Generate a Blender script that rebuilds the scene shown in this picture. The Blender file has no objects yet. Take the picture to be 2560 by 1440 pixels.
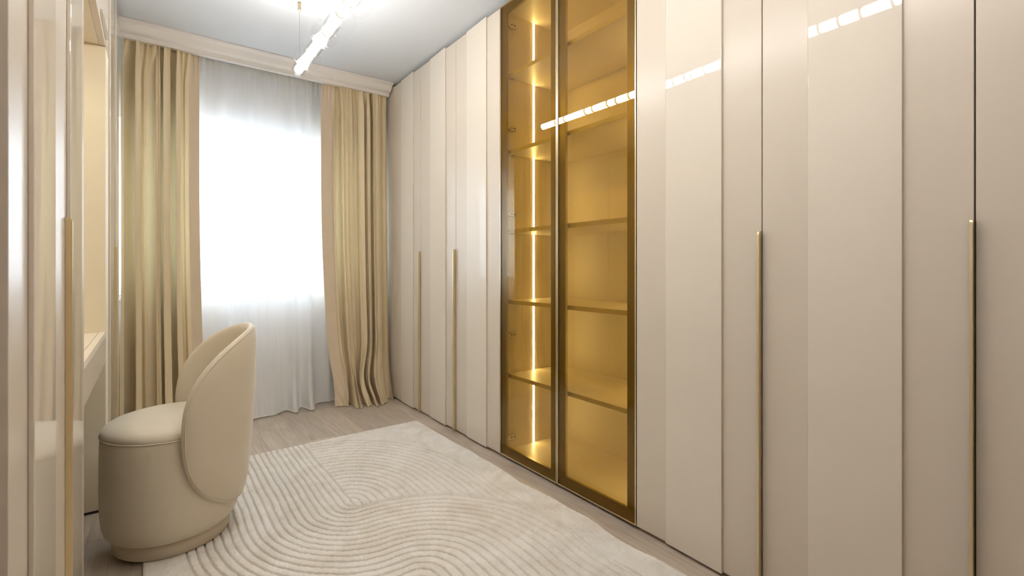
import bpy, bmesh, math, random
import numpy as np
from mathutils import Vector

random.seed(7)
rng = np.random.default_rng(11)
PI = math.pi
SC = bpy.context.scene
COL = SC.collection

# ------------------------------------------------------------------ camera
F_PX = 1194.0
YAW = math.atan((1280 - 378) / F_PX)          # room depth axis lies left of the view axis
CAM_H = 1.093
cd = bpy.data.cameras.new('camera')
cam = bpy.data.objects.new('camera', cd)
COL.objects.link(cam)
cam.location = (0, 0, CAM_H)
cam.rotation_euler = (PI / 2, 0, -YAW)
cd.sensor_width = 36.0
cd.lens = 36.0 * F_PX / 2560.0
cd.shift_y = -52.0 / 2560.0
cd.clip_start = 0.02
cd.dof.use_dof = True
cd.dof.focus_distance = 2.7
cd.dof.aperture_fstop = 7.5
SC.camera = cam

# ------------------------------------------------------------------ world, daylight
w = bpy.data.worlds.new('overcast_sky')
SC.world = w
w.use_nodes = True
bg = w.node_tree.nodes['Background']
bg.inputs[0].default_value = (0.78, 0.88, 1.0, 1)
bg.inputs[1].default_value = 23.0

pd = bpy.data.lights.new('window_portal', 'AREA')   # sampling guide for the sky through the window
pd.shape = 'RECTANGLE'
pd.size, pd.size_y = 1.8, 1.3
pd.cycles.is_portal = True
po = bpy.data.objects.new('window_portal', pd)
COL.objects.link(po)
po.location = (0.64, 4.40, 1.5)
po.rotation_euler = (-PI / 2, 0, 0)

# ------------------------------------------------------------------ exposure, sampling
vs = SC.view_settings
vs.view_transform = 'Standard'
vs.look = 'None'
vs.gamma = 1.0
vs.use_curve_mapping = False
vs.exposure = 0.2
cy = SC.cycles
cy.use_denoising = True
cy.max_bounces = 10
cy.diffuse_bounces = 5
cy.glossy_bounces = 5
cy.transmission_bounces = 6
cy.transparent_max_bounces = 32
cy.sample_clamp_indirect = 6.0
cy.caustics_reflective = False
cy.caustics_refractive = False
cy.blur_glossy = 0.3

LAMP_E = 45.0      # pendant rod radiance
LED_E = 52.0

# ------------------------------------------------------------------ material helpers
def nmat(name):
    m = bpy.data.materials.new(name)
    m.use_nodes = True
    nt = m.node_tree
    return m, nt, nt.nodes['Principled BSDF'], nt.nodes['Material Output']

def pbr(name, col, rough=0.5, metal=0.0, spec=0.5, coat=0.0, sheen=0.0, var=0.0, vscale=3.0, bump=0.0, bscale=200.0, sheen_tint=None):
    m, nt, b, o = nmat(name)
    b.inputs['Base Color'].default_value = (*col, 1)
    b.inputs['Roughness'].default_value = rough
    b.inputs['Metallic'].default_value = metal
    b.inputs['Specular IOR Level'].default_value = spec
    b.inputs['Coat Weight'].default_value = coat
    b.inputs['Coat Roughness'].default_value = 0.03
    b.inputs['Sheen Weight'].default_value = sheen
    b.inputs['Sheen Roughness'].default_value = 0.4
    if sheen_tint:
        b.inputs['Sheen Tint'].default_value = (*sheen_tint, 1)
    tc = nt.nodes.new('ShaderNodeTexCoord')
    if var > 0:
        n = nt.nodes.new('ShaderNodeTexNoise')
        n.inputs['Scale'].default_value = vscale
        n.inputs['Detail'].default_value = 4
        nt.links.new(tc.outputs['Object'], n.inputs['Vector'])
        mx = nt.nodes.new('ShaderNodeMix')
        mx.data_type = 'RGBA'
        mx.inputs[6].default_value = (*[c * (1 - var) for c in col], 1)
        mx.inputs[7].default_value = (*[min(1, c * (1 + var)) for c in col], 1)
        nt.links.new(n.outputs['Fac'], mx.inputs[0])
        nt.links.new(mx.outputs[2], b.inputs['Base Color'])
    if bump > 0:
        n2 = nt.nodes.new('ShaderNodeTexNoise')
        n2.inputs['Scale'].default_value = bscale
        n2.inputs['Detail'].default_value = 3
        nt.links.new(tc.outputs['Object'], n2.inputs['Vector'])
        bp = nt.nodes.new('ShaderNodeBump')
        bp.inputs['Strength'].default_value = bump
        bp.inputs['Distance'].default_value = 0.003
        nt.links.new(n2.outputs['Fac'], bp.inputs['Height'])
        nt.links.new(bp.outputs['Normal'], b.inputs['Normal'])
    return m

def emit(name, col, strength):
    m, nt, b, o = nmat(name)
    b.inputs['Base Color'].default_value = (0.9, 0.9, 0.88, 1)
    b.inputs['Emission Color'].default_value = (*col, 1)
    b.inputs['Emission Strength'].default_value = strength
    return m

def thin_glass(name, tint, ior=1.45, rough=0.0):
    """clear sheet: tinted transmission without bending plus Fresnel mirror reflection"""
    m, nt, b, o = nmat(name)
    nt.nodes.remove(b)
    tr = nt.nodes.new('ShaderNodeBsdfTransparent')
    tr.inputs[0].default_value = (*tint, 1)
    gl = nt.nodes.new('ShaderNodeBsdfGlossy')
    gl.inputs['Roughness'].default_value = rough
    lw = nt.nodes.new('ShaderNodeLayerWeight')          # Schlick reflectance, the same from both sides of the sheet
    lw.inputs['Blend'].default_value = 0.5
    pw = nt.nodes.new('ShaderNodeMath'); pw.operation = 'POWER'; pw.inputs[1].default_value = 5.0
    nt.links.new(lw.outputs['Facing'], pw.inputs[0])
    f0 = ((ior - 1) / (ior + 1)) ** 2
    fr = nt.nodes.new('ShaderNodeMath'); fr.operation = 'MULTIPLY_ADD'
    fr.inputs[1].default_value = 1 - f0; fr.inputs[2].default_value = f0
    nt.links.new(pw.outputs[0], fr.inputs[0])
    mx = nt.nodes.new('ShaderNodeMixShader')
    nt.links.new(fr.outputs[0], mx.inputs[0])
    nt.links.new(tr.outputs[0], mx.inputs[1])
    nt.links.new(gl.outputs[0], mx.inputs[2])
    nt.links.new(mx.outputs[0], o.inputs[0])
    return m

def cloth(name, col, transl, transp, rough=0.8, sheen=0.3, bump=0.15, bscale=600.0, tcol=None, spec=0.3):
    m, nt, b, o = nmat(name)
    b.inputs['Base Color'].default_value = (*col, 1)
    b.inputs['Roughness'].default_value = rough
    b.inputs['Specular IOR Level'].default_value = spec
    b.inputs['Sheen Weight'].default_value = sheen
    b.inputs['Sheen Roughness'].default_value = 0.35
    tc = nt.nodes.new('ShaderNodeTexCoord')
    n = nt.nodes.new('ShaderNodeTexNoise')
    n.inputs['Scale'].default_value = bscale
    nt.links.new(tc.outputs['Object'], n.inputs['Vector'])
    bp = nt.nodes.new('ShaderNodeBump')
    bp.inputs['Strength'].default_value = bump
    bp.inputs['Distance'].default_value = 0.001
    nt.links.new(n.outputs['Fac'], bp.inputs['Height'])
    nt.links.new(bp.outputs['Normal'], b.inputs['Normal'])
    tl = nt.nodes.new('ShaderNodeBsdfTranslucent')
    tl.inputs[0].default_value = (*(tcol or col), 1)
    m1 = nt.nodes.new('ShaderNodeMixShader')
    m1.inputs[0].default_value = transl
    nt.links.new(b.outputs[0], m1.inputs[1])
    nt.links.new(tl.outputs[0], m1.inputs[2])
    last = m1
    if transp > 0:
        tr = nt.nodes.new('ShaderNodeBsdfTransparent')
        m2 = nt.nodes.new('ShaderNodeMixShader')
        m2.inputs[0].default_value = transp
        nt.links.new(m1.outputs[0], m2.inputs[1])
        nt.links.new(tr.outputs[0], m2.inputs[2])
        last = m2
    nt.links.new(last.outputs[0], o.inputs[0])
    return m

M = {}
M['matte'] = pbr('satin_cream_lacquer', (0.615, 0.55, 0.468), rough=0.26, spec=0.32)
M['gloss'] = pbr('gloss_cream_lacquer', (0.69, 0.63, 0.545), rough=0.025, spec=0.36)
M['niche'] = pbr('niche_lining', (0.80, 0.725, 0.56), rough=0.5)
M['body'] = pbr('cabinet_board', (0.66, 0.57, 0.46), rough=0.5)
M['interior'] = pbr('cabinet_interior', (0.74, 0.66, 0.53), rough=0.45, var=0.03)
M['shelfm'] = pbr('shelf_board', (0.76, 0.68, 0.55), rough=0.4)
M['dark'] = pbr('dark_recess', (0.02, 0.018, 0.016), rough=0.8)
M['brass'] = pbr('brushed_brass', (0.83, 0.71, 0.45), rough=0.4, metal=1.0)
M['champagne'] = pbr('champagne_aluminium', (0.80, 0.68, 0.46), rough=0.3, metal=1.0)
M['bronze'] = pbr('dark_bronze_frame', (0.36, 0.30, 0.15), rough=0.35, metal=0.6)
M['steel'] = pbr('nickel', (0.62, 0.58, 0.52), rough=0.3, metal=1.0)
M['amber'] = thin_glass('amber_bronze_glass', (0.78, 0.685, 0.42), ior=1.5)
M['clear'] = thin_glass('clear_glass', (0.99, 0.99, 0.99), ior=1.33)
M['pane'] = thin_glass('window_glass', (0.95, 0.97, 0.97), ior=1.5)
M['rod'] = emit('lamp_rod_light', (1.0, 0.965, 0.92), LAMP_E)
M['led'] = emit('led_strip_light', (1.0, 0.90, 0.74), LED_E)
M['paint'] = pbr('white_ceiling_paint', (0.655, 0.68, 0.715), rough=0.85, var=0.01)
M['cornice'] = pbr('cornice_paint', (0.80, 0.765, 0.72), rough=0.6)
M['wall'] = pbr('wall_paint', (0.84, 0.82, 0.79), rough=0.85, var=0.015)
M['wallfront'] = pbr('entry_wall_bounce_tint', (0.40, 0.27, 0.165), rough=0.85, var=0.015)  # unseen wall; its brown is chosen to warm and dim the bounced light
M['pvc'] = pbr('white_window_frame', (0.82, 0.82, 0.82), rough=0.35)
M['velvet'] = pbr('cream_velvet', (0.64, 0.575, 0.455), rough=0.52, sheen=0.4, var=0.03, vscale=14, bump=0.08, bscale=900, spec=0.42, sheen_tint=(1.0, 0.98, 0.94))
M['plinth'] = pbr('velvet_plinth', (0.60, 0.525, 0.415), rough=0.8, sheen=0.2, bump=0.08, bscale=900, spec=0.2)
M['drape'] = cloth('gold_satin_drape', (0.79, 0.655, 0.44), 0.09, 0.0, rough=0.42, sheen=0.15, bump=0.08, tcol=(0.78, 0.76, 0.48), spec=0.45)
M['lined'] = cloth('lined_gold_satin', (0.70, 0.585, 0.44), 0.0, 0.0, rough=0.5, sheen=0.15, bump=0.08, spec=0.4)
M['sheer'] = cloth('white_sheer_voile', (0.95, 0.95, 0.95), 0.22, 0.10, rough=0.9, sheen=0.0, bump=0.0, tcol=(0.92, 0.92, 0.93))
M['sheerband'] = cloth('white_sheer_heading', (0.92, 0.90, 0.86), 0.20, 0.04, rough=0.9, sheen=0.0, bump=0.1)
M['hem'] = pbr('white_rolled_hem', (0.86, 0.85, 0.82), rough=0.8)

def wood():
    m, nt, b, o = nmat('greige_oak_plank')
    N = nt.nodes; L = nt.links
    tc = N.new('ShaderNodeTexCoord')
    oi = N.new('ShaderNodeObjectInfo')
    mp = N.new('ShaderNodeMapping')
    mp.inputs['Scale'].default_value = (16, 1.6, 4)
    L.new(tc.outputs['Object'], mp.inputs['Vector'])
    mul = N.new('ShaderNodeMath'); mul.operation = 'MULTIPLY'; mul.inputs[1].default_value = 90
    L.new(oi.outputs['Random'], mul.inputs[0])
    n1 = N.new('ShaderNodeTexNoise'); n1.noise_dimensions = '4D'
    n1.inputs['Scale'].default_value = 1.6; n1.inputs['Detail'].default_value = 7; n1.inputs['Roughness'].default_value = 0.62
    n1.inputs['Distortion'].default_value = 1.4
    L.new(mp.outputs[0], n1.inputs['Vector']); L.new(mul.outputs[0], n1.inputs['W'])
    mp2 = N.new('ShaderNodeMapping'); mp2.inputs['Scale'].default_value = (140, 5, 10)
    L.new(tc.outputs['Object'], mp2.inputs['Vector'])
    n2 = N.new('ShaderNodeTexNoise'); n2.noise_dimensions = '4D'
    n2.inputs['Scale'].default_value = 1.0; n2.inputs['Detail'].default_value = 4
    L.new(mp2.outputs[0], n2.inputs['Vector']); L.new(mul.outputs[0], n2.inputs['W'])
    r = N.new('ShaderNodeValToRGB')
    e = r.color_ramp.elements
    e[0].position = 0.30; e[0].color = (0.33, 0.265, 0.205, 1)
    e[1].position = 0.72; e[1].color = (0.60, 0.52, 0.43, 1)
    k = e.new(0.5); k.color = (0.475, 0.40, 0.322, 1)
    mixf = N.new('ShaderNodeMix'); mixf.data_type = 'FLOAT'; mixf.inputs[0].default_value = 0.38
    L.new(n1.outputs['Fac'], mixf.inputs[2]); L.new(n2.outputs['Fac'], mixf.inputs[3])
    L.new(mixf.outputs[0], r.inputs[0])
    # knots
    v = N.new('ShaderNodeTexVoronoi'); v.voronoi_dimensions = '4D'; v.inputs['Scale'].default_value = 2.2
    mp3 = N.new('ShaderNodeMapping'); mp3.inputs['Scale'].default_value = (1.6, 0.7, 1)
    L.new(tc.outputs['Object'], mp3.inputs['Vector']); L.new(mp3.outputs[0], v.inputs['Vector']); L.new(mul.outputs[0], v.inputs['W'])
    kr = N.new('ShaderNodeMapRange'); kr.inputs[1].default_value = 0.02; kr.inputs[2].default_value = 0.07
    kr.inputs[3].default_value = 0.55; kr.inputs[4].default_value = 1.0
    L.new(v.outputs['Distance'], kr.inputs[0])
    hv = N.new('ShaderNodeHueSaturation')
    tint = N.new('ShaderNodeMapRange'); tint.inputs[3].default_value = 0.92; tint.inputs[4].default_value = 1.08
    L.new(oi.outputs['Random'], tint.inputs[0])
    mm = N.new('ShaderNodeMath'); mm.operation = 'MULTIPLY'
    L.new(tint.outputs[0], mm.inputs[0]); L.new(kr.outputs[0], mm.inputs[1])
    L.new(mm.outputs[0], hv.inputs['Value']); L.new(r.outputs[0], hv.inputs['Color'])
    L.new(hv.outputs[0], b.inputs['Base Color'])
    b.inputs['Roughness'].default_value = 0.42
    b.inputs['Specular IOR Level'].default_value = 0.4
    bp = N.new('ShaderNodeBump'); bp.inputs['Strength'].default_value = 0.12; bp.inputs['Distance'].default_value = 0.002
    L.new(mixf.outputs[0], bp.inputs['Height']); L.new(bp.outputs[0], b.inputs['Normal'])
    return m
M['wood'] = wood()

def rugmat():
    m, nt, b, o = nmat('cream_pile')
    N = nt.nodes; L = nt.links
    tc = N.new('ShaderNodeTexCoord')
    n1 = N.new('ShaderNodeTexNoise'); n1.inputs['Scale'].default_value = 6.5; n1.inputs['Detail'].default_value = 6
    n1.inputs['Roughness'].default_value = 0.6; n1.inputs['Distortion'].default_value = 0.8
    L.new(tc.outputs['Object'], n1.inputs['Vector'])
    n2 = N.new('ShaderNodeTexNoise'); n2.inputs['Scale'].default_value = 330; n2.inputs['Detail'].default_value = 2
    L.new(tc.outputs['Object'], n2.inputs['Vector'])
    r = N.new('ShaderNodeValToRGB'); e = r.color_ramp.elements
    e[0].position = 0.34; e[0].color = (0.70, 0.655, 0.585, 1)
    e[1].position = 0.62; e[1].color = (0.82, 0.795, 0.745, 1)
    L.new(n1.outputs['Fac'], r.inputs[0])
    L.new(r.outputs[0], b.inputs['Base Color'])
    b.inputs['Roughness'].default_value = 0.95
    b.inputs['Specular IOR Level'].default_value = 0.1
    b.inputs['Sheen Weight'].default_value = 0.2
    bp = N.new('ShaderNodeBump'); bp.inputs['Strength'].default_value = 0.5; bp.inputs['Distance'].default_value = 0.004
    L.new(n2.outputs['Fac'], bp.inputs['Height']); L.new(bp.outputs[0], b.inputs['Normal'])
    return m
M['rug'] = rugmat()

# ------------------------------------------------------------------ mesh helpers
def tag(o, label=None, cat=None, group=None, kind=None):
    if label: o['label'] = label
    if cat: o['category'] = cat
    if group: o['group'] = group
    if kind: o['kind'] = kind
    return o

def empty(name, loc, label=None, cat=None, group=None, kind=None):
    o = bpy.data.objects.new(name, None)
    o.empty_display_size = 0.05
    o.location = loc
    COL.objects.link(o)
    return tag(o, label, cat, group, kind)

WPOS = {}
def link(name, me, mat, parent=None, smooth=False, loc=(0, 0, 0)):
    """object in world space; under a parent its offset is corrected so that geometry stays put"""
    o = bpy.data.objects.new(name, me)
    COL.objects.link(o)
    if mat is not None and not me.materials:
        me.materials.append(mat)
    if smooth:
        me.polygons.foreach_set('use_smooth', [True] * len(me.polygons))
    wp = Vector(loc)
    WPOS[o.name] = wp
    if parent is not None:
        o.parent = parent
        base = WPOS.get(parent.name, parent.location)
        o.location = wp - Vector(base)
    else:
        o.location = wp
    return o

def mesh_of(bm, name):
    me = bpy.data.meshes.new(name)
    bmesh.ops.recalc_face_normals(bm, faces=bm.faces[:])
    bm.to_mesh(me); bm.free()
    return me

def add_box(bm, x0, x1, y0, y1, z0, z1):
    vs_ = [bm.verts.new(p) for p in ((x0, y0, z0), (x1, y0, z0), (x1, y1, z0), (x0, y1, z0),
                                     (x0, y0, z1), (x1, y0, z1), (x1, y1, z1), (x0, y1, z1))]
    for f in ((0, 1, 2, 3), (4, 5, 6, 7), (0, 1, 5, 4), (1, 2, 6, 5), (2, 3, 7, 6), (3, 0, 4, 7)):
        bm.faces.new([vs_[i] for i in f])

def box(name, x0, x1, y0, y1, z0, z1, mat, parent=None, bev=0.0, seg=2, smooth=None):
    if x1 < x0: x0, x1 = x1, x0
    if y1 < y0: y0, y1 = y1, y0
    if z1 < z0: z0, z1 = z1, z0
    c = ((x0 + x1) / 2, (y0 + y1) / 2, z0)
    bm = bmesh.new()
    add_box(bm, x0 - c[0], x1 - c[0], y0 - c[1], y1 - c[1], 0, z1 - z0)
    if bev > 0:
        bmesh.ops.bevel(bm, geom=bm.edges[:], offset=bev, segments=seg, profile=0.5, affect='EDGES')
    return link(name, mesh_of(bm, name), mat, parent, False, c)

def boxes(name, lst, mat, parent=None):
    bm = bmesh.new()
    for b in lst: add_box(bm, *b)
    return link(name, mesh_of(bm, name), mat, parent)

def grid_mesh(name, P, closed_u=False, closed_v=False):
    nu, nv = P.shape[:2]
    me = bpy.data.meshes.new(name)
    V = P.reshape(-1, 3)
    iu = np.arange(nu if closed_u else nu - 1); iv = np.arange(nv if closed_v else nv - 1)
    A, B = np.meshgrid(iu, iv, indexing='ij')
    A2, B2 = (A + 1) % nu, (B + 1) % nv
    Fq = np.stack([A * nv + B, A2 * nv + B, A2 * nv + B2, A * nv + B2], -1).reshape(-1, 4)
    n = len(Fq)
    me.vertices.add(len(V)); me.vertices.foreach_set('co', V.astype(np.float32).ravel())
    me.loops.add(n * 4); me.loops.foreach_set('vertex_index', Fq.astype(np.int32).ravel())
    me.polygons.add(n)
    me.polygons.foreach_set('loop_start', np.arange(0, n * 4, 4, dtype=np.int32))
    me.polygons.foreach_set('use_smooth', np.ones(n, dtype=bool))
    me.update(calc_edges=True); me.validate()
    return me

def tube_pts(pts, r, seg=8, closed=False):
    pts = np.array(pts, float); n = len(pts)
    t = np.roll(pts, -1, 0) - np.roll(pts, 1, 0)
    if not closed:
        t[0] = pts[1] - pts[0]; t[-1] = pts[-1] - pts[-2]
    t /= np.linalg.norm(t, axis=1)[:, None] + 1e-9
    up = np.array([0, 0, 1.0])
    a = np.cross(t, up); bad = np.linalg.norm(a, axis=1) < 1e-4
    a[bad] = np.cross(t[bad], np.array([1.0, 0, 0])); a /= np.linalg.norm(a, axis=1)[:, None]
    b = np.cross(t, a)
    ang = np.linspace(0, 2 * PI, seg, endpoint=False)
    return pts[:, None, :] + r * (np.cos(ang)[None, :, None] * a[:, None, :] + np.sin(ang)[None, :, None] * b[:, None, :])

def tube(name, pts, r, mat, parent=None, seg=8, closed=False):
    return link(name, grid_mesh(name, tube_pts(pts, r, seg, closed), closed_u=closed, closed_v=True), mat, parent, True)

def lathe(name, prof, mat, parent=None, seg=64, axis='Z', loc=(0, 0, 0), sx=1.0, sy=1.0):
    """prof = [(r, h)]"""
    ang = np.linspace(0, 2 * PI, seg, endpoint=False)
    pr = np.array(prof, float)
    c, s = np.cos(ang), np.sin(ang)
    if axis == 'Z':
        P = np.stack([pr[:, 0:1] * c * sx, pr[:, 0:1] * s * sy, np.repeat(pr[:, 1:2], seg, 1)], -1)
    else:
        P = np.stack([pr[:, 0:1] * c, np.repeat(pr[:, 1:2], seg, 1), pr[:, 0:1] * s], -1)
    return link(name, grid_mesh(name, P, closed_v=True), mat, parent, True, loc)

# ------------------------------------------------------------------ room dimensions
XL, XR = -0.1635, 1.61         # faces of the left and right cabinet doors
X_MIN, X_MAX = -0.78, 2.26
Y_MIN, Y_MAX = -1.1, 4.10
CEIL = 2.615
TOP = 2.598
RAISE = 0.0085

# floor with single planks
fl = box('floor', X_MIN - .1, X_MAX + .1, Y_MIN - .1, Y_MAX + .1, -0.08, -0.010, M['dark'])
tag(fl, 'pale greige oak laminate floor of long boards', None, None, 'structure')
PW, PL = 0.192, 1.29
bm = bmesh.new(); add_box(bm, -PW / 2 + .0002, PW / 2 - .0002, -PL / 2 + .0002, PL / 2 - .0002, 0, 0.0098)
bmesh.ops.bevel(bm, geom=[e for e in bm.edges if all(v.co.z > .005 for v in e.verts)], offset=0.0005, segments=1, affect='EDGES')
plank_me = mesh_of(bm, 'plank'); plank_me.materials.append(M['wood'])
i = 0
x = X_MIN + PW / 2
while x < X_MAX + .02:
    y = Y_MIN - PL / 2 + [0.1, 0.75, 0.4, 1.05, 0.2, 0.9][i % 6]
    while y < Y_MAX + PL / 2:
        # drop boards that lie wholly under the tall cabinets
        if -0.62 < x < 2.02:
            o = bpy.data.objects.new('plank', plank_me); COL.objects.link(o)
            o.parent = fl
            o.location = Vector((x, y, -0.0098)) - WPOS[fl.name]
        y += PL
    x += PW; i += 1

tag(box('ceiling', X_MIN - .1, X_MAX + .1, Y_MIN - .1, Y_MAX + .3, CEIL, CEIL + .12, M['paint']), 'plain white painted ceiling', None, None, 'structure')
tag(box('wall_left', X_MIN - .1, X_MIN, Y_MIN - .1, Y_MAX + .3, -0.05, CEIL, M['wall']), 'plain wall behind the vanity cabinets', None, None, 'structure')
tag(box('wall_right', X_MAX, X_MAX + .1, Y_MIN - .1, Y_MAX + .3, -0.05, CEIL, M['wall']), 'plain wall behind the long wardrobe run', None, None, 'structure')
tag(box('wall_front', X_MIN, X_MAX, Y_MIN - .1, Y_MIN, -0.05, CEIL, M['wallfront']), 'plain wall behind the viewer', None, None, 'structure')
WX0, WX1, WZ0, WZ1 = -0.22, 1.36, 0.90, 2.09
wb = boxes('wall_back', [(X_MIN, WX0, Y_MAX, Y_MAX + .28, -.05, CEIL), (WX1, X_MAX, Y_MAX, Y_MAX + .28, -.05, CEIL),
                         (WX0, WX1, Y_MAX, Y_MAX + .28, -.05, WZ0), (WX0, WX1, Y_MAX, Y_MAX + .28, WZ1, CEIL)], M['wall'])
tag(wb, 'window wall behind the curtains', None, None, 'structure')

# window
win = empty('window_1', (0.46, Y_MAX + .12, WZ0), 'wide white framed window behind the sheer curtain', None, None, 'structure')
fy0, fy1 = Y_MAX + .10, Y_MAX + .17
FW = 0.055
boxes('window_frame', [(WX0, WX1, fy0, fy1, WZ0, WZ0 + FW), (WX0, WX1, fy0, fy1, WZ1 - FW, WZ1),
                       (WX0, WX0 + FW, fy0, fy1, WZ0 + FW, WZ1 - FW), (WX1 - FW, WX1, fy0, fy1, WZ0 + FW, WZ1 - FW)], M['pvc'], win)
mull = [0.215, 0.675, 1.03]
for mx_ in mull:
    box('mullion', mx_ - .04, mx_ + .04, fy0 + .005, fy1 - .005, WZ0 + FW, WZ1 - FW, M['pvc'], win, 0.004)
edges = [WX0 + FW] + [v for m_ in mull for v in (m_ - .04, m_ + .04)] + [WX1 - FW]
for k in range(4):
    a, b_ = edges[2 * k], edges[2 * k + 1]
    z0, z1 = WZ0 + FW, WZ1 - FW
    s_ = 0.035
    sash = boxes('sash', [(a, b_, fy0 - .012, fy1 - .02, z0, z0 + s_), (a, b_, fy0 - .012, fy1 - .02, z1 - s_, z1),
                          (a, a + s_, fy0 - .012, fy1 - .02, z0 + s_, z1 - s_), (b_ - s_, b_, fy0 - .012, fy1 - .02, z0 + s_, z1 - s_)], M['pvc'], win)
    box('pane', a + s_ - .004, b_ - s_ + .004, fy0 + .02, fy0 + .026, z0 + s_ - .004, z1 - s_ + .004, M['pane'], sash)
box('shutter_slat_box', WX0, WX1, fy1 + .01, fy1 + .05, WZ1 - .13, WZ1, M['pvc'], win, 0.004)
box('window_sill', WX0 - .03, WX1 + .03, Y_MAX - .035, Y_MAX + .10, WZ0 - .03, WZ0, M['pvc'], win, 0.006)
box('window_handle', 0.735 - .012, 0.735 + .012, fy0 - .045, fy0 - .012, 1.36, 1.48, M['pvc'], win, 0.006)

# cornice
prof = [(3.735, 2.614), (3.735, 2.606), (3.744, 2.605), (3.747, 2.601)]
for k in range(1, 15):                                  # ogee
    t = k / 15
    prof.append((3.747 + .062 * t, 2.601 - .046 * (t - .13 * math.sin(2 * PI * t))))
prof += [(3.809, 2.555), (3.813, 2.552), (3.824, 2.551), (3.827, 2.536), (3.831, 2.5355), (3.832, 2.528), (3.872, 2.528), (3.872, 2.614)]
xs = [-0.70, 1.99]
pm = []
for xx in (XL + .005, XR - 0.012):
    pm.append([(xx, p[0], p[1]) for p in prof])
me = bpy.data.meshes.new('trim_1')
n = len(prof)
me.from_pydata(pm[0] + pm[1], [], [(i, (i + 1) % n, n + (i + 1) % n, n + i) for i in range(n)] + [tuple(range(n))[::-1], tuple(range(n, 2 * n))])
me.update()
tag(link('trim_1', me, M['cornice']), 'cream moulded cornice along the ceiling above the curtains', None, None, 'structure')

# ------------------------------------------------------------------ wardrobes
def handle(parent, side, y, z1=1.212, z0=0.014):
    """thin brass fin standing out of the joint between two doors, rounded at its top outer corner"""
    xf = XR if side > 0 else XL
    out = -1 if side > 0 else 1
    d = 0.0205 if side > 0 else 0.0135
    t = 0.0060
    y = y + (0.0034 if side > 0 else -0.0034)           # stands on the edge of its own door
    pts = [(0.0005 * -out, z0), (out * d, z0)]
    r = 0.011
    for k in range(7):
        a = k / 6 * PI / 2
        pts.append((out * (d - r + r * math.cos(a)), z1 - r + r * math.sin(a)))
    pts.append((0.0005 * -out, z1))
    bm = bmesh.new()
    va = [bm.verts.new((p[0], -t / 2, p[1] - z0)) for p in pts]
    vb = [bm.verts.new((p[0], t / 2, p[1] - z0)) for p in pts]
    bm.faces.new(va); bm.faces.new(vb[::-1])
    for k in range(len(pts)):
        bm.faces.new((va[k], va[(k + 1) % len(pts)], vb[(k + 1) % len(pts)], vb[k]))
    bmesh.ops.bevel(bm, geom=[e for e in bm.edges if abs(e.verts[0].co.y - e.verts[1].co.y) < 1e-6], offset=0.0012, segments=2, affect='EDGES')
    o = link('handle', mesh_of(bm, 'handle'), M['brass'], parent, False, (xf, y, z0))
    o['label'] = 'slim brushed brass edge pull'
    return o

def unit(name, side, y0, y1, raised, hy, label, cat='wardrobe', group=None):
    """one tall cabinet: body, satin door, raised gloss strip on the door, brass edge pull"""
    xf = XR if side > 0 else XL
    s = 1 if side > 0 else -1
    depth = 0.60 if side > 0 else 0.58
    u = empty(name, (xf + s * .3, (y0 + y1) / 2, 0), label, cat, group)
    g = 0.0007
    box('body', xf + s * .0225, xf + s * depth, y0 + .0006, y1 - .0006, 0.0, TOP, M['body'], u)
    dr = box('door', xf, xf + s * .0215, y0 + g, y1 - g, 0.017, TOP - .008, M['matte'], u, 0.0012, 2)
    if raised:
        ra = RAISE
        rb = RAISE - (raised[1] - raised[0]) * math.tan(math.radians(1.6)) if side > 0 else RAISE
        bm = bmesh.new()
        cy_ = (raised[0] + raised[1]) / 2
        add_box(bm, -.5, .5, raised[0] - cy_, raised[1] - cy_, 0, TOP - .002 - .012)
        for v in bm.verts:
            front = (v.co.x < 0) == (side > 0)
            v.co.x = -s * (ra if v.co.y < 0 else rb) if front else s * .0002
        bmesh.ops.bevel(bm, geom=bm.edges[:], offset=0.0018 if side > 0 else .0022, segments=3, profile=0.5, affect='EDGES')
        link('raised_gloss_strip', mesh_of(bm, 'raised_gloss_strip'), M['gloss'], dr, False, (xf, cy_, 0.012))
    if hy is not None:
        handle(dr, side, hy)
    return u

GR = 'tall wardrobe units of the right run'
unit('wardrobe_unit', 1, 3.266, 3.772, (3.383, 3.612), 3.266, 'cream tall wardrobe unit with gloss strip, standing closest to the gold curtain', group=GR)
unit('wardrobe_unit', 1, 2.748, 3.264, (2.878, 3.112), 2.748, 'cream tall wardrobe unit, second from the curtain, brass pull on its near edge', group=GR)
unit('wardrobe_unit', 1, 2.249, 2.746, (2.379, 2.612), None, 'cream tall wardrobe unit without a pull, just left of the amber glass cabinet', group=GR)
unit('wardrobe_unit', 1, 0.762, 1.272, (0.897, 1.131), 0.7615, 'cream tall wardrobe unit just right of the amber glass cabinet', group=GR)
unit('wardrobe_unit', 1, 0.251, 0.760, (0.390, 0.623), 0.2505, 'cream tall wardrobe unit with the widest looking gloss strip, second right of the glass cabinet', group=GR)
unit('wardrobe_unit', 1, -0.262, 0.249, (-0.13, 0.10), None, 'cream tall wardrobe unit cut off by the right edge of the photo', group=GR)
fp = box('filler_panel', XR, XR + .3, 3.7745, 4.02, 0.014, TOP, M['matte'], None, 0.0012)
tag(fp, 'narrow plain cream filler panel between wardrobe run and gold curtain', 'panel')

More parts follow.
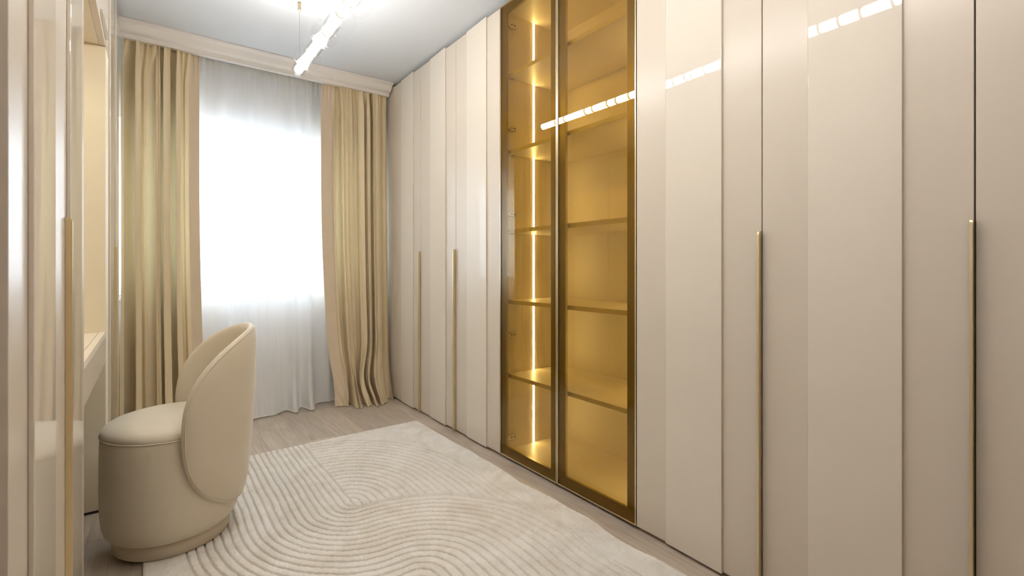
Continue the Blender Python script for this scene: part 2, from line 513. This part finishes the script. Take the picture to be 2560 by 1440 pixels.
GL = 'tall cabinets of the left run'
unit('tall_cabinet', -1, 0.982, 1.554, (1.116, 1.337), 1.553, 'cream tall cabinet at the left edge of the photo with thick brass pull', 'cabinet', GL)
unit('tall_cabinet', -1, 1.556, 1.930, (1.568, 1.800), None, 'cream tall cabinet immediately before the vanity niche', 'cabinet', GL)
unit('tall_cabinet', -1, 2.985, 3.455, (2.997, 3.235), 3.4555, 'cream tall cabinet just beyond the vanity niche with brass pull', 'cabinet', GL)
unit('tall_cabinet', -1, 3.457, 3.745, (3.470, 3.72), None, 'narrow cream tall cabinet beside the left gold curtain', 'cabinet', GL)

# vanity in the left run
V0, V1 = 1.932, 2.983
NY0, NY1 = 1.946, 2.812
van = empty('vanity_desk', (XL - .28, (V0 + V1) / 2, 0), 'cream built-in vanity desk with drawer front in the lit niche', 'vanity desk')
DZ = 0.803
box('side_panel', XL, XL - .56, V0, NY0, 0.0, 2.082, M['matte'], van)
box('side_panel', XL, XL - .56, NY1, V1, 0.010, 2.082, M['niche'], van)
box('back_panel', XL - .54, XL - .56, NY0, NY1, 0.0, 2.082, M['niche'], van)
top = box('top_rail', XL - .0005, XL - .022, NY0, NY1, DZ - .022, DZ, M['shelfm'], van, 0.001)
box('lid', XL - .0245, XL - .50, NY0 + .002, NY1 - .002, DZ - .02, DZ - .001, M['shelfm'], van, 0.001)
box('drawer_box', XL - .004, XL - .50, NY0 + .004, NY1 - .004, 0.668, DZ - .023, M['body'], van)
box('drawer_front', XL - .0005, XL - .018, NY0 + .001, NY1 - .001, 0.664, DZ - .0235, M['matte'], van, 0.001)
box('kick_strip', XL - .02, XL - .54, NY1 - .004, NY1, 0.0, 0.010, M['dark'], van)

upc = empty('wall_cabinet', (XL - .28, (V0 + V1) / 2, 2.084), 'cream cabinet under the ceiling above the vanity niche with steel pull', 'cabinet')
box('body', XL - .023, XL - .58, V0 + .0006, V1 - .0006, 2.084, TOP, M['interior'], upc)
box('bottom_rail', XL, XL - .0225, V0 + .001, V1 - .001, 2.084, 2.108, M['matte'], upc, 0.001)
d1 = box('flap_door', XL, XL - .0215, V0 + .002, 2.452, 2.112, TOP - .002, M['matte'], upc, 0.0012)
d2 = box('flap_door', XL, XL - .0215, 2.456, V1 - .002, 2.112, TOP - .002, M['matte'], upc, 0.0012)
box('edge_pull', XL + .010, XL - .004, 2.52, 2.80, 2.112, 2.128, M['steel'], d2, 0.0015)
strip = box('led_strip', XL - .44, XL - .455, NY0 + .03, NY1 - .03, 2.079, 2.0838, M['led'], upc)
box('added_led_lip', XL - .415, XL - .42, NY0 + .02, NY1 - .02, 2.070, 2.0838, M['niche'], upc)  # added lip, keeps the strip out of the gloss door reflections
strip['label'] = 'glowing light strip under the wall cabinet'

# ------------------------------------------------------------------ glass cabinet
GY0, GY1 = 1.274, 2.247
XB = 2.075
gc = empty('glass_cabinet', (XR + .25, (GY0 + GY1) / 2, 0), 'amber glass fronted display cabinet with lit shelves in the wardrobe run', 'display cabinet')
xi = XR + .024
box('side_panel', xi, XB + .02, GY1 - .019, GY1 - .0005, 0.0, TOP, M['interior'], gc)
box('side_panel', xi, XB + .02, GY0 + .0005, GY0 + .019, 0.0, TOP, M['interior'], gc)
box('back_panel', XB, XB + .018, GY0 + .019, GY1 - .019, 0.0, TOP, M['interior'], gc)
box('top_panel', xi, XB, GY0 + .019, GY1 - .019, 2.566, TOP, M['interior'], gc)
box('bottom_panel', xi, XB, GY0 + .019, GY1 - .019, 0.014, 0.034, M['shelfm'], gc)
box('plinth', xi + .02, XB, GY0 + .02, GY1 - .02, 0.0, 0.014, M['dark'], gc)
SHZ = [0.465, 0.893, 1.300, 1.758, 2.203]
for z in SHZ:
    sh = box('shelf', xi + .018, XB - .001, GY0 + .020, GY1 - .020, z - .011, z + .011, M['shelfm'], gc, 0.0008, 1)
    for yy in (GY1 - .026, GY0 + .026):
        for xx in (xi + .05, XB - .06):
            box('shelf_pin', xx - .005, xx + .005, yy - .006, yy + .006, z - .017, z - .0112, M['steel'], sh)
for z in (0.20, 0.34, 0.62, 0.76, 1.03, 1.17, 1.46, 1.60, 1.92, 2.06, 2.34, 2.46):
    lathe('pin_hole', [(0.0001, 0), (0.0022, 0), (0.0022, 0.001), (0.0001, 0.001)], M['dark'], gc, 8, 'Y', (xi + .05, GY1 - .0201, z))
levels = [0.034] + [v for z in SHZ for v in (z - .011, z + .011)] + [2.566]
for (yy, d_) in ((GY1 - .019, -1), (GY0 + .019, 1)):
    for k in range(6):
        a, b_ = levels[2 * k], levels[2 * k + 1]
        ch = box('led_channel', 1.838, 1.854, yy, yy + d_ * .0012, a, b_, M['steel'], gc)
        ls = box('led_strip', 1.8405, 1.8515, yy + d_ * .0012, yy + d_ * .0028, a + .001, b_ - .001, M['led'], ch)

def glass_door(ya, yb, hinge_y, hs):
    """gold edged door: amber pane in front of a dark inner frame"""
    z0, z1 = 0.016, TOP - .002
    d = empty('glass_door', (XR, (ya + yb) / 2, z0)); d.parent = gc
    WPOS[d.name] = Vector((XR, (ya + yb) / 2, z0)); d.location = WPOS[d.name] - gc.location
    e = 0.006
    boxes('edge_trim', [(XR - .001, XR + .022, ya, yb, z0, z0 + e), (XR - .001, XR + .022, ya, yb, z1 - e, z1),
                        (XR - .001, XR + .022, ya, ya + e, z0 + e, z1 - e), (XR - .001, XR + .022, yb - e, yb, z0 + e, z1 - e)], M['champagne'], d)
    f = 0.046
    y0, y1 = ya + e, yb - e
    za, zb = z0 + e, z1 - e
    boxes('inner_frame', [(XR + .0075, XR + .0215, y0, y1, za, za + f), (XR + .0075, XR + .0215, y0, y1, zb - f, zb),
                          (XR + .0075, XR + .0215, y0, y0 + f, za + f, zb - f), (XR + .0075, XR + .0215, y1 - f, y1, za + f, zb - f)], M['bronze'], d)
    box('pane', XR + .002, XR + .006, y0, y1, za, zb, M['amber'], d)
    for z in (0.105, 0.70, 1.40, 1.90, 2.50):
        h = box('hinge', XR + .045, XR + .095, hinge_y, hinge_y - hs * .016, z - .014, z + .014, M['steel'], d, 0.002)
        box('hinge_arm', XR + .0218, XR + .052, hinge_y - hs * .004, hinge_y - hs * .022, z - .010, z + .010, M['steel'], h, 0.002)
        for q in (-.012, .008):
            lathe('screw', [(0.0001, 0), (0.0045, 0), (0.0045, -hs * .0012), (0.0001, -hs * .0012)], M['dark'], h, 10, 'Y', (XR + .072 + q, hinge_y - hs * .0161, z))
YM = 1.7605
glass_door(YM + .0015, GY1 - .001, GY1 - .0192, 1)
glass_door(GY0 + .001, YM - .0015, GY0 + .0192, -1)

# ------------------------------------------------------------------ chair
CX, CY, CZ = 0.073, 2.375, 0.0160
chair = empty('tub_chair', (CX, CY, CZ), 'cream velvet tub chair with round body and curved shell backrest', 'chair')
L0 = (CX, CY, CZ)
lathe('plinth_base', [(0.001, 0), (0.192, 0), (0.197, 0.004), (0.199, 0.03), (0.201, 0.064), (0.19, 0.066), (0.001, 0.066)], M['plinth'], chair, 72, 'Z', L0, 0.985, 1.03)
lathe('upholstered_body', [(0.001, .058), (0.200, .058), (0.214, .062), (0.225, .074), (0.232, .095), (0.237, .14), (0.239, .22), (0.239, .32),
                           (0.2375, .40), (0.236, .436), (0.2335, .441), (0.001, .441)], M['velvet'], chair, 88, 'Z', L0, 0.97, 1.03)
ang = np.linspace(0, 2 * PI, 90, endpoint=False)
pp = np.stack([CX + .2365 * .97 * np.cos(ang), CY + .2365 * 1.03 * np.sin(ang), np.full(90, CZ + .440)], -1)
tube('seat_piping', pp, 0.0028, M['velvet'], chair, 6, True)
lathe('seat_cushion', [(0.001, .438), (0.233, .438), (0.2365, .446), (0.2345, .456), (0.228, .466), (0.214, .475), (0.19, .482), (0.15, .488), (0.09, .492), (0.001, .494)],
      M['velvet'], chair, 88, 'Z', L0, 0.97, 1.03)
# backrest shell: rounded-ellipse sheet wrapped round the +X side
NE = 2.35
PHM, ZC, ZH = math.radians(87), 0.475, 0.355
def rm(z): return 0.238 + 0.030 * np.clip((z - .14) / .34, 0, 1) ** 0.8 + 0.012 * np.clip((z - .48) / .35, 0, 1)
def shell(rho, al, side):
    ca, sa = np.cos(al), np.sin(al)
    ne = np.where(sa < 0, 2.75, 2.2)
    p = rho * np.sign(ca) * np.abs(ca) ** (2 / ne)
    q = rho * np.sign(sa) * np.abs(sa) ** (2 / ne)
    ph = PHM * p
    z = ZC + ZH * q
    t = 0.024 * np.sqrt(np.clip(1 - rho ** 9, 0, 1))
    r = rm(z) + side * t
    return np.stack([CX + r * np.cos(ph) * 0.985, CY + r * np.sin(ph) * 1.02, CZ + z], -1)
rr = np.concatenate([np.linspace(0.001, .8, 14), [.86, .9, .93, .955, .972, .984, .993, .998, 1.0]])
al = np.linspace(0, 2 * PI, 120, endpoint=False)
Rg, Ag = np.meshgrid(rr, al, indexing='ij')
outer = shell(Rg, Ag, 1); inner = shell(Rg[::-1], Ag, -1)
Pb = np.concatenate([outer, inner[1:]], 0)
link('shell_backrest', grid_mesh('shell_backrest', Pb, closed_v=True), M['velvet'], chair, True)
tube('backrest_piping', shell(np.full(120, .975), al, 1.04), 0.0024, M['velvet'], chair, 6, True)

# ------------------------------------------------------------------ rug
RX0, RX1, RY0, RY1 = -0.024, 1.490, 0.84, 3.082
nx, ny = 690, 1020
gx = np.linspace(RX0, RX1, nx); gy = np.linspace(RY0, RY1, ny)
X, Y = np.meshgrid(gx, gy, indexing='ij')
def wob(x, y, f, seed):
    r = np.random.default_rng(seed); o = np.zeros_like(x)
    for k in range(7):
        a = r.uniform(0, 2 * PI); ff = f * r.uniform(.6, 1.6)
        o += np.sin(ff * (np.cos(a) * x + np.sin(a) * y) + r.uniform(0, 6.28))
    return o / 4.0
cx, c1y, c2y, R0, RB = 0.735, 2.185, 1.50, 0.685, 0.628
Xw = X + .0016 * wob(X, Y, 60, 3) + .003 * wob(X, Y, 14, 5)
Yw = Y + .0016 * wob(X, Y, 60, 4) + .003 * wob(X, Y, 14, 6)
dx, dy = Xw - cx, Yw - c1y
uA = -dx / .030
uB = np.sqrt((dx / .030) ** 2 + (dy / .0365) ** 2)
r2 = np.where(Yw > c2y, np.sqrt(dx ** 2 + (Yw - c2y) ** 2), np.abs(dx))
uC = (R0 - r2) / .0365
uDt = np.sqrt((dx / .0345) ** 2 + (dy / .0475) ** 2)
uD = np.where(Yw >= c1y, uDt, dx / .0345)
left = dx < 0
u = np.where(left, np.where(Yw >= c1y, uA, uB), np.where(r2 < RB, uC, uD))
sp = np.where(left, np.where(Yw >= c1y, .030, .034), np.where(r2 < RB, .0365, .038))
flat = (left & (u > 21.6)) | ((~left) & (r2 >= RB) & (u > 18.4)) | ((~left) & (u < -.2))
dist = np.abs(u - np.round(u)) * sp
dist = np.where(flat, 1, dist)
# boundary grooves between the fields
bl = np.where((Yw > c1y), np.abs(dx), 1)
bc = np.where((~left), np.abs(r2 - RB), 1)
bc = np.where(Yw > c2y - .6, bc, 1)
dist = np.minimum(dist, np.minimum(bl, bc))
wgr = .0028 + .0006 * wob(X, Y, 130, 8)
edge_d = np.minimum(np.minimum(X - RX0, RX1 - X), RY1 - Y)
gdepth = .0175 * np.clip(edge_d / .012, 0, 1)
Hh = .0195 - gdepth * np.exp(-(dist / wgr) ** 2) - .0012 * np.exp(-(dist / .009) ** 2)
Hh -= .006 * np.clip(1 - edge_d / .010, 0, 1) ** 2
# loose pile unevenness
Hh += .0009 * wob(X, Y, 190, 9) * (Hh > .006) + .0007 * wob(X, Y, 430, 10)
# soft ripples of a rug not lying quite flat along its right side
rip = np.clip((X - .75) / .7, 0, 1) ** 1.5 * np.clip((2.75 - Y) / .4, 0, 1)
Hh += .010 * rip * np.clip(np.sin((Y - .15 * X) * 11.0) * .5 + .25 * np.sin(Y * 23 + 1), -.15, 1)
Hh = np.clip(Hh, .0025, None)
# pressed flat where the chair stands
dc = np.sqrt(((X - CX) / 1.0) ** 2 + (Y - CY) ** 2)
Hh = np.where(dc < .215, np.minimum(Hh, .0155), Hh)
# slightly wavy cut edge
Xe = X + rip * (.006 * np.sin(Y * 8.5 + .7) + .004 * np.sin(Y * 19))
Pr = np.stack([Xe, Y, Hh], -1)
def ring(P, i0, z):
    Q = P.copy(); Q[..., 2] = z; return Q
Pr2 = np.empty((nx + 2, ny + 2, 3))
Pr2[1:-1, 1:-1] = Pr
Pr2[0, 1:-1] = Pr[0]; Pr2[-1, 1:-1] = Pr[-1]; Pr2[1:-1, 0] = Pr[:, 0]; Pr2[1:-1, -1] = Pr[:, -1]
Pr2[0, 0] = Pr[0, 0]; Pr2[0, -1] = Pr[0, -1]; Pr2[-1, 0] = Pr[-1, 0]; Pr2[-1, -1] = Pr[-1, -1]
for sl in ((0, slice(None)), (-1, slice(None)), (slice(None), 0), (slice(None), -1)):
    Pr2[sl + (2,)] = 0.0006
rug = link('carved_rug', grid_mesh('carved_rug', Pr2), M['rug'], None, True)
tag(rug, 'large cream rug with carved arc lines on the oak floor', 'rug')

# ------------------------------------------------------------------ curtains
def fold_profile(u, seed, nf, sharp=0.35):
    """sum of uneven pleats along the width, value about -1..1"""
    r = np.random.default_rng(seed)
    ph = nf * u + .28 * np.sin(2 * PI * (u * 1.7 + r.uniform())) + .18 * np.sin(2 * PI * (u * 3.9 + r.uniform()))
    a = .8 + .35 * np.sin(2 * PI * (u * 2.3 + r.uniform()))
    s = np.sin(2 * PI * ph)
    return a * (np.sign(s) * np.abs(s) ** .75) + sharp * .5 * np.sin(4 * PI * ph + 1.0), ph

def curtain(name, xa, xb, ya, yb, amp, nf, seed, nu, z_bot, z_top, label, cat, m, mh, mhem, xbot, flare, gather=None, hem_r=.003, nz=110, puddle=0.0, mask=lambda x: 1.0, flat=None, fdepth=.028, pleat=(20, .006), belly=0.0, cf=(.35, 0.0)):
    root = empty(name, ((xa + xb) / 2, ya, 0), label, cat)
    u = np.linspace(0, 1, nu)
    def surf(zz):
        U, Z = np.meshgrid(u, zz, indexing='ij')
        k = np.clip((z_top - Z) / (z_top - z_bot), 0, 1)          # 0 top .. 1 floor
        drift = .035 * np.sin(k * 2.2 + U * 5 + seed) * k
        f, ph = fold_profile(np.clip(U + drift * .4, -.1, 1.1), seed, nf)
        f2, _ = fold_profile(U, seed + 5, nf * 2.35, .2)
        if flat:
            e_ = np.clip((U - flat[1] + .02) / .04, 0, 1) if flat[0] == 0 else np.clip((flat[0] - U + .02) / .04, 0, 1)
            e_ = e_ * e_ * (3 - 2 * e_)
            f = f * e_ - (1 - e_) * (fdepth / amp) * (1 + .25 * np.sin(9 * U + 2 * k)) ; f2 = f2 * e_
        top = np.clip(1 - k / .07, 0, 1)
        fine = pleat[1] * np.exp(-(k / .055) ** 2) * np.sin(2 * PI * pleat[0] * U + 1.5 * np.sin(11 * U + seed))
        A = amp * (.55 + .45 * np.clip(k / .12, 0, 1)) * (1 + .25 * k)
        y = (ya + (yb - ya) * k ** 1.3) - A * f * (1 - .55 * top) - .30 * amp * f2 * (.35 + .9 * top)
        y = y - fine
        x = xa + (xb - xa) * U
        y = y - belly * k ** 1.5 * mask(x)
        x = x + ((xbot[0] - xa) * (1 - U) + (xbot[1] - xb) * U) * np.clip((k - .35) / .65, 0, 1) ** 1.8
        x = x + (cf[0] * np.cos(2 * PI * ph) - cf[1] * np.sin(4 * PI * ph)) * amp * np.clip(k / .1, .25, 1) * (e_ if flat else 1)
        fl_ = np.clip((k - .86) / .14, 0, 1) ** 2
        y = y - flare * fl_ * (.6 + .4 * f) * mask(x)
        if gather:
            gu, gk = gather
            w_ = np.exp(-((k - gk) / .07) ** 2) * .55
            x = x + (xa + (xb - xa) * gu - x) * w_ * np.exp(-((U - gu) / .33) ** 2)
            y = y - .03 * w_
            # slanting pull creases towards the gather
            y = y + .010 * np.sin(9 * (U - gu) / (1.06 - k + .05)) * np.clip((k - .6) / .3, 0, 1) * np.exp(-((U - gu) / .4) ** 2)
        if puddle:
            Z = Z + puddle * np.clip(f, -1, 1) * np.clip((k - .97) / .03, 0, 1)
        return np.stack([x, y, np.clip(Z, .004, None)], -1)
    zh = z_top - .085
    zz = z_bot + (zh - z_bot) * np.linspace(0, 1, nz) ** 1.15
    S, Hd = surf(zz), surf(np.linspace(zh, z_top, 9))
    if flat:
        i0 = int(round(flat[0] * (nu - 1))); i1 = int(round(flat[1] * (nu - 1)))
        o_ = link('turned_edge', grid_mesh('turned_edge', np.concatenate([S, Hd[:, 1:]], 1)[i0:i1 + 1]), M['lined'], root, True)
        o_['label'] = 'flat lined leading edge of the drape'
        keep = slice(i1, nu) if i0 == 0 else slice(0, i0 + 1)
        S, Hd = S[keep], Hd[keep]
    link('fabric', grid_mesh('fabric', S), m, root, True)
    link('heading', grid_mesh('heading', Hd), mh, root, True)
    bot = surf(np.array([z_bot]))[:, 0]
    bot = bot.copy(); bot[:, 2] = np.maximum(bot[:, 2], hem_r)
    tube('hem', bot, hem_r, mhem, root, 6)
    return root

curtain('sheer_curtain', -0.13, 1.56, 3.992, 3.985, .024, 9.3, 21, 760, .014, 2.60, 'long white sheer voile curtain across the bright window', 'curtain',
        M['sheer'], M['sheerband'], M['hem'], (-.13, 1.56), .075, None, .0034, mask=lambda x: np.clip((x - .30) / .1, 0, 1) * np.clip((1.12 - x) / .12, 0, 1), pleat=(46, .007), belly=.085)
curtain('gold_drape', -0.148, 0.262, 3.865, 3.82, .047, 5.6, 3, 380, .006, 2.60, 'gold satin drape hanging left of the window beside the tall cabinets', 'curtain',
        M['drape'], M['drape'], M['drape'], (-.15, 0.30), .09, None, .0025, flat=(.885, 1.0), pleat=(15, .008), cf=(.22, .34))
curtain('gold_drape', 1.062, 1.576, 3.865, 3.81, .046, 6.0, 9, 420, .006, 2.60, 'gold satin drape right of the window, gathered on the floor', 'curtain',
        M['drape'], M['drape'], M['drape'], (1.14, 1.576), .13, (.42, .93), .0025, flat=(0, .20), pleat=(19, .008), cf=(.22, .34))

# ------------------------------------------------------------------ pendant lamp
LX, LZ = 0.68, 2.235
LY0, LY1 = -0.12, 2.96  # near end lengthened out of view, added to brighten the nearest doors
lamp = empty('linear_pendant_lamp', (LX, (LY0 + LY1) / 2, LZ), 'glowing tube pendant lamp with clear glass discs hung under the ceiling', 'lamp')
cuts = [2.96, 2.79, 2.69, 2.47, 2.395, 2.256, 2.177, 2.067, 1.975, 1.80, 1.715, 1.671, 1.584, 1.452, 1.365, 1.19, 1.105, .99, .906, .819, .70, .62, .46, .38, .22, .13, -.02, -.12]
RR = 0.0225
for k in range(len(cuts) - 1):
    b_, a = cuts[k], cuts[k + 1]
    lathe('glowing_tube', [(0.001, a + .0055), (RR * .82, a + .0055), (RR, a + .009), (RR, b_ - .009), (RR * .82, b_ - .0055), (0.001, b_ - .0055)], M['rod'], lamp, 28, 'Y', (LX, 0, LZ))
core = lathe('core_rod', [(0.001, LY0 + .01), (.008, LY0 + .01), (.008, LY1 - .01), (0.001, LY1 - .01)], M['steel'], lamp, 12, 'Y', (LX, 0, LZ))
# clear outer sleeves with rounded ends
def sleeve(a, b_, r, name='glass_sleeve', dome=True):
    pr = []
    if dome:
        pr += [(max(.001, r * math.sin(t)), b_ + .025 * math.cos(t)) for t in np.linspace(0, PI / 2, 7)]
    else:
        pr += [(r, b_)]
    pr += [(r, a)]
    return lathe(name, pr, M['clear'], lamp, 32, 'Y', (LX, 0, LZ))
sleeve(2.80, 2.965, .034)
for a, b_ in ((2.475, 2.685), (2.26, 2.39), (1.985, 2.06), (1.68, 1.79), (1.46, 1.58), (1.20, 1.36), (.99, 1.10), (.71, .81)):
    sleeve(a, b_, .034, dome=False)
for yv in cuts[1:-1]:
    lathe('joint_collar', [(.008, yv - .0042), (RR + .0006, yv - .0042), (RR + .0006, yv + .0042), (.008, yv + .0042)], M['brass'], lamp, 24, 'Y', (LX, 0, LZ))
    lathe('glass_ring', [(RR + .001, yv - .0025), (.031, yv - .003), (.032, yv), (.031, yv + .003), (RR + .001, yv + .0025)], M['clear'], lamp, 32, 'Y', (LX, 0, LZ))
for yv, r_ in ((2.745, .072), (2.45, .062), (2.41, .066), (2.225, .088), (2.01, .09), (1.76, .105), (1.62, .088), (1.40, .10), (1.15, .085), (.95, .10), (.76, .08)):
    lathe('glass_disc', [(RR + .002, yv - .002), (r_ - .002, yv - .002), (r_, yv - .001), (r_, yv + .001), (r_ - .002, yv + .002), (RR + .002, yv + .002)],
          M['clear'], lamp, 56, 'Y', (LX, 0, LZ))
for yv in (2.925, -.06):
    tube('suspension_wire', [(LX, yv, LZ + .02), (LX, yv, CEIL - .045)], .0011, M['steel'], lamp, 6)
    lathe('ceiling_anchor', [(0.001, -.052), (.004, -.052), (.009, -.046), (.0095, -.042), (.0078, -.040), (.0078, -.012), (.0095, -.010), (.0095, -.001), (.001, -.001)],
          M['brass'], lamp, 20, 'Z', (LX, yv, CEIL))
